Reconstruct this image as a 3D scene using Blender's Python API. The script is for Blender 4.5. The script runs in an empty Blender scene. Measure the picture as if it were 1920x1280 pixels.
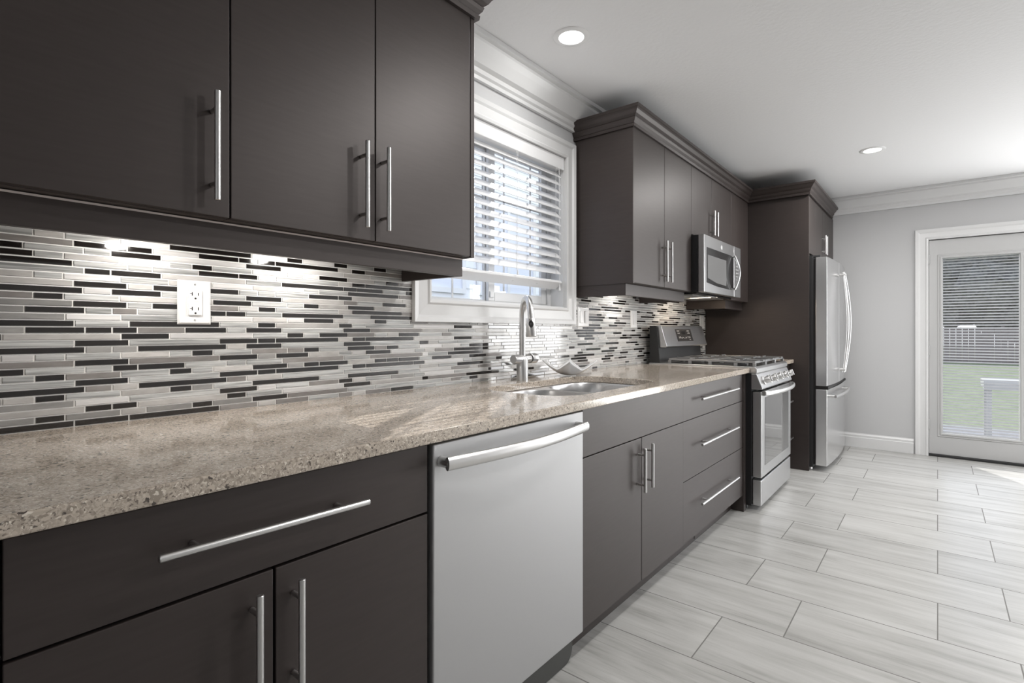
import bpy, bmesh, math, random
from mathutils import Vector, Matrix
random.seed(7)
S = bpy.context.scene
COL = S.collection

# ------------------------------------------------------------------ camera
CAMX, CAMZ = 1.593, 1.10
cam_d = bpy.data.cameras.new('camera')
cam = bpy.data.objects.new('camera', cam_d)
COL.objects.link(cam)
cam.location = (CAMX, 0.0, CAMZ)
cam.rotation_euler = (math.radians(90), 0, math.radians(39.138))
cam_d.sensor_fit = 'HORIZONTAL'
cam_d.sensor_width = 36.0
cam_d.lens = 36.0 * 980.6 / 1920.0
cam_d.shift_y = -20.0 / 1920.0
cam_d.clip_start = 0.02
cam_d.clip_end = 300
S.camera = cam

# ------------------------------------------------------------------ light
S.view_settings.view_transform = 'Standard'
S.view_settings.look = 'None'
S.view_settings.gamma = 1.0
S.view_settings.use_curve_mapping = False
S.view_settings.exposure = 0.0

W = bpy.data.worlds.new('world')
S.world = W
W.use_nodes = True
wn = W.node_tree
wn.nodes.clear()
out = wn.nodes.new('ShaderNodeOutputWorld')
bg = wn.nodes.new('ShaderNodeBackground')
tc = wn.nodes.new('ShaderNodeTexCoord')
sp = wn.nodes.new('ShaderNodeSeparateXYZ')
rp = wn.nodes.new('ShaderNodeValToRGB')
wn.links.new(tc.outputs['Generated'], sp.inputs[0])
wn.links.new(sp.outputs['Z'], rp.inputs['Fac'])
rp.color_ramp.elements[0].position = 0.0
rp.color_ramp.elements[0].color = (0.95, 0.97, 1.0, 1)
rp.color_ramp.elements[1].position = 0.6
rp.color_ramp.elements[1].color = (0.62, 0.74, 0.95, 1)
wn.links.new(rp.outputs[0], bg.inputs[0])
bg.inputs[1].default_value = 1.95
wn.links.new(bg.outputs[0], out.inputs[0])


def lamp(name, kind, loc, energy, color=(1, 1, 1), size=None, direction=None, spread=None, shape=None):
    d = bpy.data.lights.new(name, kind)
    d.energy = energy
    d.color = color
    if kind == 'AREA':
        if shape == 'DISK':
            d.shape = 'DISK'
            d.size = size[0]
        else:
            d.shape = 'RECTANGLE'
            d.size, d.size_y = size
        if spread:
            d.spread = spread
    o = bpy.data.objects.new(name, d)
    o.location = loc
    if direction is not None:
        o.rotation_euler = Vector(direction).to_track_quat('-Z', 'Y').to_euler()
    COL.objects.link(o)
    return o


sun = lamp('sun', 'SUN', (-3, 12, 9), 6.0, (1, .97, .92), direction=(.17, -.28, -.21))
sun.data.angle = math.radians(0.6)
# daylight entering through the patio opening (outside this frame)
lamp('daylight_patio', 'AREA', (3.11, 6.0, 1.02), 72, (1, 1, 1), (1.46, 1.72), (0, -1, 0))
lamp('fill_back', 'AREA', (1.5, -2.66, 1.3), 5, (1, 1, 1), (2.8, 1.6), (0, 1, 0))  # added fill lamp before the closed back wall, no opening there


# ------------------------------------------------------------------ helpers
def mat(name, base=(.8, .8, .8), rough=.5, metal=0.0, spec=.5, emit=None, es=0.0, coat=0.0):
    m = bpy.data.materials.new(name)
    m.use_nodes = True
    b = m.node_tree.nodes['Principled BSDF']
    b.inputs['Base Color'].default_value = (*base, 1)
    b.inputs['Roughness'].default_value = rough
    b.inputs['Metallic'].default_value = metal
    b.inputs['Specular IOR Level'].default_value = spec
    b.inputs['Coat Weight'].default_value = coat
    b.inputs['Coat Roughness'].default_value = .05
    if emit:
        b.inputs['Emission Color'].default_value = (*emit, 1)
        b.inputs['Emission Strength'].default_value = es
    return m


class N:
    """small node-tree builder"""
    def __init__(s, m):
        s.t = m.node_tree
        s.b = s.t.nodes['Principled BSDF']

    def new(s, typ, **kw):
        n = s.t.nodes.new(typ)
        for k, v in kw.items():
            if k.startswith('_'):
                setattr(n, k[1:], v)
            else:
                n.inputs[k.replace('__', ' ')].default_value = v
        return n

    def link(s, a, b):
        s.t.links.new(a, b)

    def coords(s, scale=(1, 1, 1), loc=(0, 0, 0)):
        tc = s.new('ShaderNodeTexCoord')
        mp = s.new('ShaderNodeMapping')
        mp.inputs['Scale'].default_value = scale
        mp.inputs['Location'].default_value = loc
        s.link(tc.outputs['Object'], mp.inputs['Vector'])
        return mp.outputs[0]

    def ramp(s, fac, stops, interp='LINEAR'):
        r = s.new('ShaderNodeValToRGB')
        r.color_ramp.interpolation = interp
        els = r.color_ramp.elements
        while len(els) < len(stops):
            els.new(.5)
        for e, (p, c) in zip(els, stops):
            e.position = p
            e.color = (*c, 1) if len(c) == 3 else c
        s.link(fac, r.inputs[0])
        return r.outputs[0]

    def bump(s, h, strength=.2, dist=.002):
        b = s.new('ShaderNodeBump', Strength=strength, Distance=dist)
        s.link(h, b.inputs['Height'])
        s.link(b.outputs[0], s.b.inputs['Normal'])

    def mix(s, fac, a, b, mode='MIX'):
        m = s.new('ShaderNodeMix', _data_type='RGBA', _blend_type=mode)
        for v, i in ((fac, 0), (a, 6), (b, 7)):
            if hasattr(v, 'is_output'):
                s.link(v, m.inputs[i])
            else:
                m.inputs[i].default_value = v if i == 0 else (*v, 1)
        return m.outputs[2]


class MB:
    """collects shapes, then links them as one mesh object"""
    def __init__(s):
        s.v, s.f, s.m, s.sm = [], [], [], []

    def add(s, vs, fs, mi=0, smooth=False):
        o = len(s.v)
        s.v += [tuple(v) for v in vs]
        for f in fs:
            s.f.append(tuple(i + o for i in f))
            s.m.append(mi)
            s.sm.append(smooth)
        return s

    def box(s, x0, x1, y0, y1, z0, z1, mi=0):
        vs = [(x0, y0, z0), (x1, y0, z0), (x1, y1, z0), (x0, y1, z0), (x0, y0, z1), (x1, y0, z1), (x1, y1, z1), (x0, y1, z1)]
        return s.add(vs, [(3, 2, 1, 0), (4, 5, 6, 7), (0, 1, 5, 4), (1, 2, 6, 5), (2, 3, 7, 6), (3, 0, 4, 7)], mi)

    def obox(s, c, size, rot, mi=0):
        """box of size about c turned by the matrix rot"""
        hx, hy, hz = [k / 2 for k in size]
        vs = [Vector(c) + rot @ Vector((a * hx, b * hy, d * hz)) for d in (-1, 1) for a, b in ((-1, -1), (1, -1), (1, 1), (-1, 1))]
        return s.add(vs, [(3, 2, 1, 0), (4, 5, 6, 7), (0, 1, 5, 4), (1, 2, 6, 5), (2, 3, 7, 6), (3, 0, 4, 7)], mi)

    def tube(s, pts, r, n=12, mi=0, cap=True, flat=None):
        """round (or flattened: r=(a,b) with flat=axis) bar along pts; r may be a list"""
        pts = [Vector(p) for p in pts]
        rings = []
        prev = None
        for i, p in enumerate(pts):
            if i == 0:
                t = pts[1] - p
            elif i == len(pts) - 1:
                t = p - pts[i - 1]
            else:
                t = (pts[i + 1] - p).normalized() + (p - pts[i - 1]).normalized()
            t.normalize()
            if flat is not None:
                a = (Vector(flat) - t * Vector(flat).dot(t)).normalized()
            elif prev is None:
                a = t.cross(Vector((0, 0, 1)))
                if a.length < 1e-3:
                    a = t.cross(Vector((1, 0, 0)))
                a.normalize()
            else:
                a = (prev - t * prev.dot(t)).normalized()
            prev = a
            b = t.cross(a)
            ri = r[i] if isinstance(r, list) else r
            ra, rb = ri if isinstance(ri, tuple) else (ri, ri)
            rings.append([p + a * ra * math.cos(k * 2 * math.pi / n) + b * rb * math.sin(k * 2 * math.pi / n) for k in range(n)])
        vs = [q for g in rings for q in g]
        fs = []
        for i in range(len(rings) - 1):
            for k in range(n):
                fs.append((i * n + k, i * n + (k + 1) % n, (i + 1) * n + (k + 1) % n, (i + 1) * n + k))
        s.add(vs, fs, mi, True)
        if cap:
            L = len(rings) - 1
            s.add(rings[0], [tuple(reversed(range(n)))], mi)
            s.add(rings[L], [tuple(range(n))], mi)
        return s

    def lathe(s, c, prof, axis=(0, 0, 1), n=32, mi=0, smooth=True):
        """prof = [(radius, height)...] about axis through c"""
        ax = Vector(axis).normalized()
        a = ax.orthogonal().normalized()
        b = ax.cross(a)
        c = Vector(c)
        vs = []
        for r, h in prof:
            vs += [c + ax * h + (a * math.cos(k * 2 * math.pi / n) + b * math.sin(k * 2 * math.pi / n)) * r for k in range(n)]
        fs = []
        for i in range(len(prof) - 1):
            for k in range(n):
                fs.append((i * n + k, i * n + (k + 1) % n, (i + 1) * n + (k + 1) % n, (i + 1) * n + k))
        return s.add(vs, fs, mi, smooth)

    def prism(s, poly, axis, a0, a1, mi=0, smooth=False):
        """polygon extruded along axis 'x','y','z'"""
        def P(u, v, w):
            return {'x': (w, u, v), 'y': (u, w, v), 'z': (u, v, w)}[axis]
        n = len(poly)
        s.add([P(u, v, a0) for u, v in poly] + [P(u, v, a1) for u, v in poly],
              [(i, (i + 1) % n, n + (i + 1) % n, n + i) for i in range(n)], mi, smooth)
        s.add([P(u, v, a0) for u, v in poly], [tuple(reversed(range(n)))], mi)
        s.add([P(u, v, a1) for u, v in poly], [tuple(range(n))], mi)
        return s

    def sweep(s, path, prof, closed=False, mi=0, flip=1):
        """moulding: path [(x,y)], prof [(out,z)] closed polygon; 'out' lies right of the path (flip=-1: left)"""
        n = len(path)
        dirs = []
        for i in range(n - 1):
            d = Vector((path[i + 1][0] - path[i][0], path[i + 1][1] - path[i][1]))
            dirs.append(d.normalized())
        rings = []
        for i in range(n):
            d0 = dirs[max(i - 1, 0)]
            d1 = dirs[min(i, n - 2)]
            n0 = Vector((d0.y, -d0.x)) * flip
            n1 = Vector((d1.y, -d1.x)) * flip
            m = (n0 + n1) / (1 + n0.dot(n1))
            rings.append([(path[i][0] + m.x * o, path[i][1] + m.y * o, z) for o, z in prof])
        k = len(prof)
        vs = [v for g in rings for v in g]
        fs = []
        for i in range(n - 1):
            for j in range(k):
                fs.append((i * k + j, i * k + (j + 1) % k, (i + 1) * k + (j + 1) % k, (i + 1) * k + j))
        fs.append(tuple(range(k)))
        fs.append(tuple((n - 1) * k + j for j in reversed(range(k))))
        return s.add(vs, fs, mi)

    def build(s, name, mats, parent=None, bevel=0, seg=2, label=None, autos=False):
        me = bpy.data.meshes.new(name)
        off = Vector((0, 0, 0))
        p = parent
        while p is not None:
            off += p.location
            p = p.parent
        me.from_pydata([tuple(Vector(v) - off) for v in s.v], [], s.f)
        if not isinstance(mats, (list, tuple)):
            mats = [mats]
        for m in mats:
            me.materials.append(m)
        me.polygons.foreach_set('material_index', s.m)
        me.polygons.foreach_set('use_smooth', s.sm)
        bm = bmesh.new()
        bm.from_mesh(me)
        bmesh.ops.remove_doubles(bm, verts=bm.verts, dist=1e-5)
        bmesh.ops.recalc_face_normals(bm, faces=bm.faces)
        for e in bm.edges:
            if len(e.link_faces) == 2 and e.calc_face_angle(0) > math.radians(40):
                e.smooth = False
        bm.to_mesh(me)
        bm.free()
        o = bpy.data.objects.new(name, me)
        COL.objects.link(o)
        if parent is not None:
            o.parent = parent
        if bevel:
            md = o.modifiers.new('bevel', 'BEVEL')
            md.width = bevel
            md.segments = seg
            md.limit_method = 'ANGLE'
            md.angle_limit = math.radians(40)
            md.harden_normals = False
        if label:
            o['label'] = label
        return o


def thing(name, label, cat, loc=(0, 0, 0), group=None):
    o = bpy.data.objects.new(name, None)
    COL.objects.link(o)
    o.location = loc
    o.empty_display_size = .05
    o['label'] = label
    o['category'] = cat
    if group:
        o['group'] = group
    return o


def tag(o, label, cat, group=None):
    o['label'] = label
    o['category'] = cat
    if group:
        o['group'] = group
    return o


def struct(o, label=None):
    o['kind'] = 'structure'
    if label:
        o['label'] = label
        o['category'] = o.name.split('_')[0]
    return o


# ------------------------------------------------------------------ materials
M = {}
M['cab'] = mat('espresso_cabinet', (.045, .037, .035), .43, spec=.54)
M['cab'].node_tree.nodes['Principled BSDF'].inputs['Specular Tint'].default_value = (1, .93, .91, 1)
n = N(M['cab'])
v = n.coords((1.2, 1.2, 14))
t = n.new('ShaderNodeTexNoise', Scale=9.0, Detail=4.0)
n.link(v, t.inputs['Vector'])
n.link(n.ramp(t.outputs['Fac'], [(.3, (.032, .025, .023)), (.7, (.038, .030, .028))]), n.b.inputs['Base Color'])
M['cab_in'] = mat('cabinet_underside', (.07, .055, .05), .5)
M['edge'] = mat('cabinet_edge_band', (.62, .55, .52), .3)
M['gap'] = mat('dark_gap', (.01, .009, .009), .7)

M['steel'] = mat('brushed_stainless', (.60, .60, .605), .27, 1.0)
n = N(M['steel'])
v = n.coords((4, 220, 4))
t = n.new('ShaderNodeTexNoise', Scale=3.0, Detail=3.0)
n.link(v, t.inputs['Vector'])
r = n.new('ShaderNodeMapRange')
r.inputs['To Min'].default_value = .25
r.inputs['To Max'].default_value = .36
n.link(t.outputs['Fac'], r.inputs['Value'])
n.link(r.outputs[0], n.b.inputs['Roughness'])
n.bump(t.outputs['Fac'], .03, .001)
M['steel_dw'] = mat('satin_stainless_panel', (.53, .53, .535), .55, .9)
M['nickel'] = mat('satin_nickel', (.72, .715, .71), .3, 1.0)
M['steel_fine'] = mat('fine_stainless', (.70, .70, .705), .24, 1.0)
M['chrome'] = mat('polished_metal', (.78, .78, .78), .12, 1.0)
M['black'] = mat('black_enamel', (.014, .014, .015), .25)
M['blackm'] = mat('black_metal', (.02, .02, .021), .45)
M['iron'] = mat('grey_cast_iron', (.34, .34, .342), .3, .7)
M['glassd'] = mat('dark_oven_glass', (.05, .05, .052), .05, spec=1.0, coat=1.0)
M['micro_glass'] = mat('grey_microwave_glass', (.21, .21, .21), .22, spec=.7)
M['panel'] = mat('control_panel_dark', (.035, .035, .036), .15)
M['mark'] = mat('panel_marking', (.38, .38, .38), .4)
M['white'] = mat('white_trim_paint', (.70, .70, .70), .32)
M['door_paint'] = mat('light_grey_door_paint', (.50, .50, .50), .35)
M['slat'] = mat('thin_grey_slat', (.46, .46, .465), .4)
M['plate'] = mat('white_plastic', (.86, .86, .86), .25)
M['blind'] = mat('white_blind_slat', (.84, .84, .845), .4)
M['wall'] = mat('grey_wall_paint', (.53, .53, .535), .6)
n = N(M['wall'])
v = n.coords((1, 1, 1))
t = n.new('ShaderNodeTexNoise', Scale=180.0, Detail=3.0)
n.link(v, t.inputs['Vector'])
n.bump(t.outputs['Fac'], .06, .002)
M['ceil'] = mat('textured_ceiling_paint', (.82, .82, .825), .8)
n = N(M['ceil'])
v = n.coords((1, 1, 1))
t = n.new('ShaderNodeTexNoise', Scale=55.0, Detail=5.0)
n.link(v, t.inputs['Vector'])
n.bump(t.outputs['Fac'], .22, .004)
M['dish'] = mat('white_porcelain', (.82, .82, .82), .15, coat=.5)
M['rubber'] = mat('dark_kick_plastic', (.055, .056, .052), .4)
M['lamp'] = mat('lamp_lens', (1, 1, 1), .4, emit=(1, .98, .95), es=6.0)
M['puck'] = mat('puck_lens', (1, 1, 1), .4, emit=(1, .95, .88), es=2.0)

# clear pane: mostly transparent, a little mirror
def pane_mat(name, refl, tint=(1, 1, 1)):
    m = bpy.data.materials.new(name)
    m.use_nodes = True
    nt = m.node_tree
    nt.nodes.clear()
    o = nt.nodes.new('ShaderNodeOutputMaterial')
    mx = nt.nodes.new('ShaderNodeMixShader')
    tr = nt.nodes.new('ShaderNodeBsdfTransparent')
    tr.inputs[0].default_value = (*tint, 1)
    gl = nt.nodes.new('ShaderNodeBsdfGlossy')
    gl.inputs['Roughness'].default_value = .02
    mx.inputs[0].default_value = refl
    nt.links.new(tr.outputs[0], mx.inputs[1])
    nt.links.new(gl.outputs[0], mx.inputs[2])
    nt.links.new(mx.outputs[0], o.inputs[0])
    return m


M['pane'] = pane_mat('window_pane', .06)

# floor tiles: 0.643 x 0.327 planks, joints every other row shifted by a third
M['floor'] = mat('striped_porcelain_tile', (.5, .5, .5), .28, spec=.45)
n = N(M['floor'])
tcn = n.new('ShaderNodeTexCoord')
mp = n.new('ShaderNodeMapping')
mp.inputs['Location'].default_value = (-1.806 + .643 * 20, -2.399 + .3267 * 20, 0)
n.link(tcn.outputs['Object'], mp.inputs['Vector'])
br = n.new('ShaderNodeTexBrick', _offset=.3313, _offset_frequency=2, _squash=1.0)
br.inputs['Color1'].default_value = (0, 0, 0, 1)
br.inputs['Color2'].default_value = (1, 1, 1, 1)
br.inputs['Mortar'].default_value = (.5, .5, .5, 1)
br.inputs['Scale'].default_value = 1.0
br.inputs['Mortar Size'].default_value = .0022
br.inputs['Mortar Smooth'].default_value = .1
br.inputs['Bias'].default_value = 0.0
br.inputs['Brick Width'].default_value = .643
br.inputs['Row Height'].default_value = .3267
n.link(mp.outputs[0], br.inputs['Vector'])
mul = n.new('ShaderNodeMath', _operation='MULTIPLY')
mul.inputs[1].default_value = 17.0
n.link(br.outputs['Color'], mul.inputs[0])
mp2 = n.new('ShaderNodeMapping')
mp2.inputs['Scale'].default_value = (1.0, 9.0, 1)
mp2.inputs['Rotation'].default_value = (0, 0, .05)
n.link(tcn.outputs['Object'], mp2.inputs['Vector'])
t1 = n.new('ShaderNodeTexNoise', _noise_dimensions='4D', Scale=1.7, Detail=6.0, Roughness=.62, Distortion=.25)
n.link(mp2.outputs[0], t1.inputs['Vector'])
n.link(mul.outputs[0], t1.inputs['W'])
c1 = n.ramp(t1.outputs['Fac'], [(.30, (.30, .295, .28)), (.46, (.42, .415, .40)), (.62, (.50, .495, .48))])
mp3 = n.new('ShaderNodeMapping')
mp3.inputs['Scale'].default_value = (2.2, 60.0, 1)
mp3.inputs['Rotation'].default_value = (0, 0, .07)
n.link(tcn.outputs['Object'], mp3.inputs['Vector'])
t2 = n.new('ShaderNodeTexNoise', _noise_dimensions='4D', Scale=1.6, Detail=4.0, Roughness=.6)
n.link(mp3.outputs[0], t2.inputs['Vector'])
n.link(mul.outputs[0], t2.inputs['W'])
c2 = n.ramp(t2.outputs['Fac'], [(.30, (.78, .78, .77)), (.42, (1, 1, 1)), (1.0, (1, 1, 1))])
c3 = n.mix(1.0, c1, c2, 'MULTIPLY')
tone = n.ramp(br.outputs['Color'], [(0, (.93, .93, .93)), (1, (1.05, 1.05, 1.05))])
c3 = n.mix(1.0, c3, tone, 'MULTIPLY')
c4 = n.mix(br.outputs['Fac'], c3, (.17, .165, .155))
n.link(c4, n.b.inputs['Base Color'])
rr = n.ramp(br.outputs['Fac'], [(0, (.30, .30, .30)), (1, (.8, .8, .8))])
n.link(rr, n.b.inputs['Roughness'])
inv = n.new('ShaderNodeMath', _operation='SUBTRACT')
inv.inputs[0].default_value = 1.0
n.link(br.outputs['Fac'], inv.inputs[1])
n.bump(inv.outputs[0], .35, .002)

# quartz countertop
M['quartz'] = mat('speckled_quartz', (.3, .25, .22), .10, spec=.6)
n = N(M['quartz'])
v = n.coords((1, 1, 1))
dn = n.new('ShaderNodeTexNoise', Scale=140.0, Detail=2.0)
n.link(v, dn.inputs['Vector'])
va = n.new('ShaderNodeVectorMath', _operation='SCALE')
n.link(dn.outputs['Color'], va.inputs[0])
va.inputs['Scale'].default_value = .010
vb = n.new('ShaderNodeVectorMath', _operation='ADD')
n.link(v, vb.inputs[0])
n.link(va.outputs[0], vb.inputs[1])
v = vb.outputs[0]
vo = n.new('ShaderNodeTexVoronoi', Scale=215.0)
n.link(v, vo.inputs['Vector'])
sx = n.new('ShaderNodeSeparateColor')
n.link(vo.outputs['Color'], sx.inputs[0])
ca = n.ramp(sx.outputs[0], [(0, (.09, .075, .065)), (.06, (.33, .28, .23)), (.35, (.50, .43, .355)),
                            (.65, (.58, .50, .42)), (.92, (.74, .67, .58))], 'CONSTANT')
vo2 = n.new('ShaderNodeTexVoronoi', Scale=420.0)
n.link(v, vo2.inputs['Vector'])
sx2 = n.new('ShaderNodeSeparateColor')
n.link(vo2.outputs['Color'], sx2.inputs[0])
cb = n.ramp(sx2.outputs[1], [(0, (.20, .165, .14)), (.12, (.44, .375, .31)), (.6, (.56, .485, .41)), (.93, (.80, .74, .65))], 'CONSTANT')
nz = n.new('ShaderNodeTexNoise', Scale=60.0, Detail=2.0)
n.link(v, nz.inputs['Vector'])
fac = n.ramp(nz.outputs['Fac'], [(.42, (0, 0, 0)), (.55, (1, 1, 1))])
cc = n.mix(fac, ca, cb)
n.link(cc, n.b.inputs['Base Color'])

# mosaic tiles
def tile_mat(name, c0, c1, rough, streak, coat=0.0, spec=.5):
    m = mat(name, c0, rough, coat=coat, spec=spec)
    n = N(m)
    geo = n.new('ShaderNodeNewGeometry')
    ml = n.new('ShaderNodeMath', _operation='MULTIPLY')
    ml.inputs[1].default_value = 40.0
    n.link(geo.outputs['Random Per Island'], ml.inputs[0])
    v = n.coords((1, 3.0 if streak else 12, 90 if streak else 40))
    t = n.new('ShaderNodeTexNoise', _noise_dimensions='4D', Scale=2.2 if streak else 2.0, Detail=3.0, Distortion=.6 if streak else 0)
    n.link(v, t.inputs['Vector'])
    n.link(ml.outputs[0], t.inputs['W'])
    c = n.ramp(t.outputs['Fac'], [(.35, c0), (.62, c1)])
    tn = n.ramp(geo.outputs['Random Per Island'], [(0, (.82, .82, .82)), (1, (1.12, 1.12, 1.12))])
    n.link(n.mix(1.0, c, tn, 'MULTIPLY'), n.b.inputs['Base Color'])
    return m


M['tK'] = tile_mat('espresso_glass_tile', (.012, .010, .009), (.02, .017, .016), .08, False, .6)
M['tS'] = tile_mat('streaked_glass_tile', (.27, .275, .27), (.58, .585, .58), .12, True, .6)
M['tG'] = tile_mat('grey_tile', (.26, .255, .25), (.32, .315, .305), .2, False, .2)
M['tB'] = tile_mat('taupe_tile', (.22, .205, .195), (.27, .255, .245), .2, False, .2)
M['tL'] = tile_mat('light_stone_tile', (.44, .425, .41), (.54, .525, .51), .22, False, .2)
M['tW'] = tile_mat('white_stone_tile', (.58, .57, .565), (.72, .71, .705), .2, True, .2)
M['grout'] = mat('white_grout', (.86, .85, .83), .8)

# outdoors
M['grass'] = mat('lawn', (.13, .22, .05), .9)
n = N(M['grass'])
v = n.coords((1, 1, 1))
t = n.new('ShaderNodeTexNoise', Scale=6.0, Detail=6.0)
n.link(v, t.inputs['Vector'])
n.link(n.ramp(t.outputs['Fac'], [(.3, (.11, .14, .065)), (.7, (.19, .22, .12))]), n.b.inputs['Base Color'])
M['leaf'] = mat('leaves', (.06, .085, .045), .9)
n = N(M['leaf'])
v = n.coords((1, 1, 1))
t = n.new('ShaderNodeTexNoise', Scale=7.0, Detail=6.0)
n.link(v, t.inputs['Vector'])
n.link(n.ramp(t.outputs['Fac'], [(.35, (.04, .04, .037)), (.65, (.15, .15, .13))]), n.b.inputs['Base Color'])
M['bark'] = mat('bark', (.11, .09, .08), .9)
M['fence'] = mat('weathered_fence', (.16, .135, .13), .9)
M['patio'] = mat('concrete_patio', (.22, .22, .235), .85)
M['siding'] = mat('white_siding', (.92, .93, .95), .6)
M['roofm'] = mat('neighbour_roof', (.22, .10, .08), .8)
M['bluew'] = mat('neighbour_window_glass', (.80, .83, .92), .3)

# ------------------------------------------------------------------ room
CEIL, YF, XR, YB = 2.36, 5.90, 4.30, -2.70
WY0, WY1, WZ0, WZ1 = 1.42, 2.413, 1.222, 2.05        # kitchen window opening
DX0, DX1, DTOP = 1.527, 2.26, 1.905                  # garden door opening
PX0, PX1 = 2.34, 3.88                                # patio opening

struct(MB().box(0, XR, YB, YF, -.08, 0).build('floor', M['floor']))
struct(MB().box(-.14, XR + .14, YB - .14, YF + .14, CEIL, CEIL + .1).build('ceiling', M['ceil']))
w = MB()
w.box(-.14, 0, YB - .14, WY0, -.08, CEIL)
w.box(-.14, 0, WY1, YF + .14, -.08, CEIL)
w.box(-.14, 0, WY0, WY1, -.08, WZ0)
w.box(-.14, 0, WY0, WY1, WZ1, CEIL)
struct(w.build('wall_left', M['wall']))
w = MB()
w.box(0, DX0, YF, YF + .14, -.08, CEIL)
w.box(DX1, PX0, YF, YF + .14, -.08, CEIL)
w.box(PX1, XR, YF, YF + .14, -.08, CEIL)
w.box(DX0, DX1, YF, YF + .14, DTOP, CEIL)
w.box(PX0, PX1, YF, YF + .14, DTOP + .05, CEIL)
w.box(DX0, PX1, YF, YF + .14, -.08, -.005)
struct(w.build('wall_far', M['wall']))
w = MB()
w.box(XR, XR + .14, YB - .14, YF + .14, -.08, CEIL)
struct(w.build('wall_right', M['wall']))
w = MB()
w.box(0, XR, YB - .14, YB, -.08, CEIL)
struct(w.build('wall_back', M['wall']))

crown = [(0, 2.212), (.016, 2.212), (.018, 2.228), (.028, 2.236), (.032, 2.252), (.052, 2.262), (.085, 2.300),
         (.102, 2.322), (.104, 2.334), (.120, 2.340), (.122, CEIL - .001), (0, CEIL - .001)]
struct(MB().sweep([(.001, YB), (.001, YF - .001), (XR - .001, YF - .001)], crown).build('trim_1', M['white']))
base = [(0, .001), (.016, .001), (.016, .095), (.012, .10), (.012, .118), (.006, .128), (.004, .135), (0, .135)]
struct(MB().sweep([(.90, YF - .001), (DX0 - .1, YF - .001)], base).build('baseboard_far', M['white']))
struct(MB().sweep([(XR - .001, YF), (XR - .001, YB)], base).build('baseboard_right', M['white']))

# ------------------------------------------------------------------ kitchen window
casing = [(0, 0), (0, .018), (.012, .022), (.02, .016), (.062, .013), (.072, .020), (.090, .023), (.092, 0)]


def casing_frame(mb, a0, a1, b0, b1, place, prof, open_bottom=False):
    """mitred flat casing round the rectangle a0..a1 x b0..b1; prof = [(outward, thickness)]"""
    k = len(prof)
    cs = [(a0, b0, -1, -1), (a0, b1, -1, 1), (a1, b1, 1, 1), (a1, b0, 1, -1)]
    if open_bottom:
        cs = [(a0, b0, -1, 0), (a0, b1, -1, 1), (a1, b1, 1, 1), (a1, b0, 1, 0)]
    vs = []
    for a, b, sa, sb in cs:
        vs += [place(a + sa * o, b + sb * o, t) for o, t in prof]
    fs = []
    for i in range(3 if open_bottom else 4):
        j2 = (i + 1) % 4
        for j in range(k):
            fs.append((i * k + j, i * k + (j + 1) % k, j2 * k + (j + 1) % k, j2 * k + j))
    if open_bottom:
        fs.append(tuple(range(k)))
        fs.append(tuple(3 * k + j for j in reversed(range(k))))
    mb.add(vs, fs)
    return mb


win = bpy.data.objects.new('window_1', None)
COL.objects.link(win)
win.location = (-.07, (WY0 + WY1) / 2, WZ0)
win['kind'] = 'structure'
casing_frame(MB(), WY0 + .004, WY1 - .004, WZ0 + .004, WZ1 - .004, lambda a, b, t: (.001 + t, a, b), casing).build('window_casing', M['white'], win)
fr = MB()                                             # outer frame of the slider
fx0, fx1 = -.135, -.085
fr.box(fx0, fx1, WY0 + .001, WY0 + .042, WZ0 + .001, WZ1 - .001)
fr.box(fx0, fx1, WY1 - .042, WY1 - .001, WZ0 + .001, WZ1 - .001)
fr.box(fx0, fx1, WY0 + .042, WY1 - .042, WZ0 + .001, WZ0 + .022)
fr.box(fx0, fx1, WY0 + .042, WY1 - .042, WZ1 - .03, WZ1 - .001)
fr.build('window_frame', M['white'], win, bevel=.002)
jb = MB()
jb.box(-.085, 0, WY0 + .0005, WY0 + .008, WZ0 + .001, WZ1 - .001)
jb.box(-.085, 0, WY1 - .008, WY1 - .0005, WZ0 + .001, WZ1 - .001)
jb.box(-.085, 0, WY0 + .008, WY1 - .008, WZ0 + .0005, WZ0 + .008)
jb.build('window_sill', M['white'], win)


def sash(y0, y1, z0, z1, x0, x1, w, wb, muntins):
    f = MB()
    f.box(x0, x1, y0, y0 + w, z0, z1)
    f.box(x0, x1, y1 - w, y1, z0, z1)
    f.box(x0, x1, y0 + w, y1 - w, z0, z0 + wb)
    f.box(x0, x1, y0 + w, y1 - w, z1 - w, z1)
    o = f.build('window_sash', M['white'], win, bevel=.003)
    xm = (x0 + x1) / 2
    g = MB().box(xm - .002, xm + .002, y0 + w, y1 - w, z0 + wb, z1 - w).build('pane', M['pane'], o)
    m_ = MB()
    for y in muntins:
        m_.box(xm - .007, xm - .003, y - .005, y + .005, z0 + wb, z1 - w)
    for z in (1.50, 1.75):
        m_.box(xm - .007, xm - .003, y0 + w, y1 - w, z - .005, z + .005)
    m_.build('muntin', M['white'], o)
    return o


sash(WY0 + .043, 1.93, WZ0 + .023, WZ1 - .031, -.130, -.112, .045, .006, (1.68,))
sash(1.89, WY1 - .043, WZ0 + .023, WZ1 - .031, -.109, -.091, .045, .045, (2.02, 2.24))
MB().box(-.091, -.083, 1.895, 1.925, 1.262, 1.292).build('latch', M['white'], win, bevel=.003)

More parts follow.
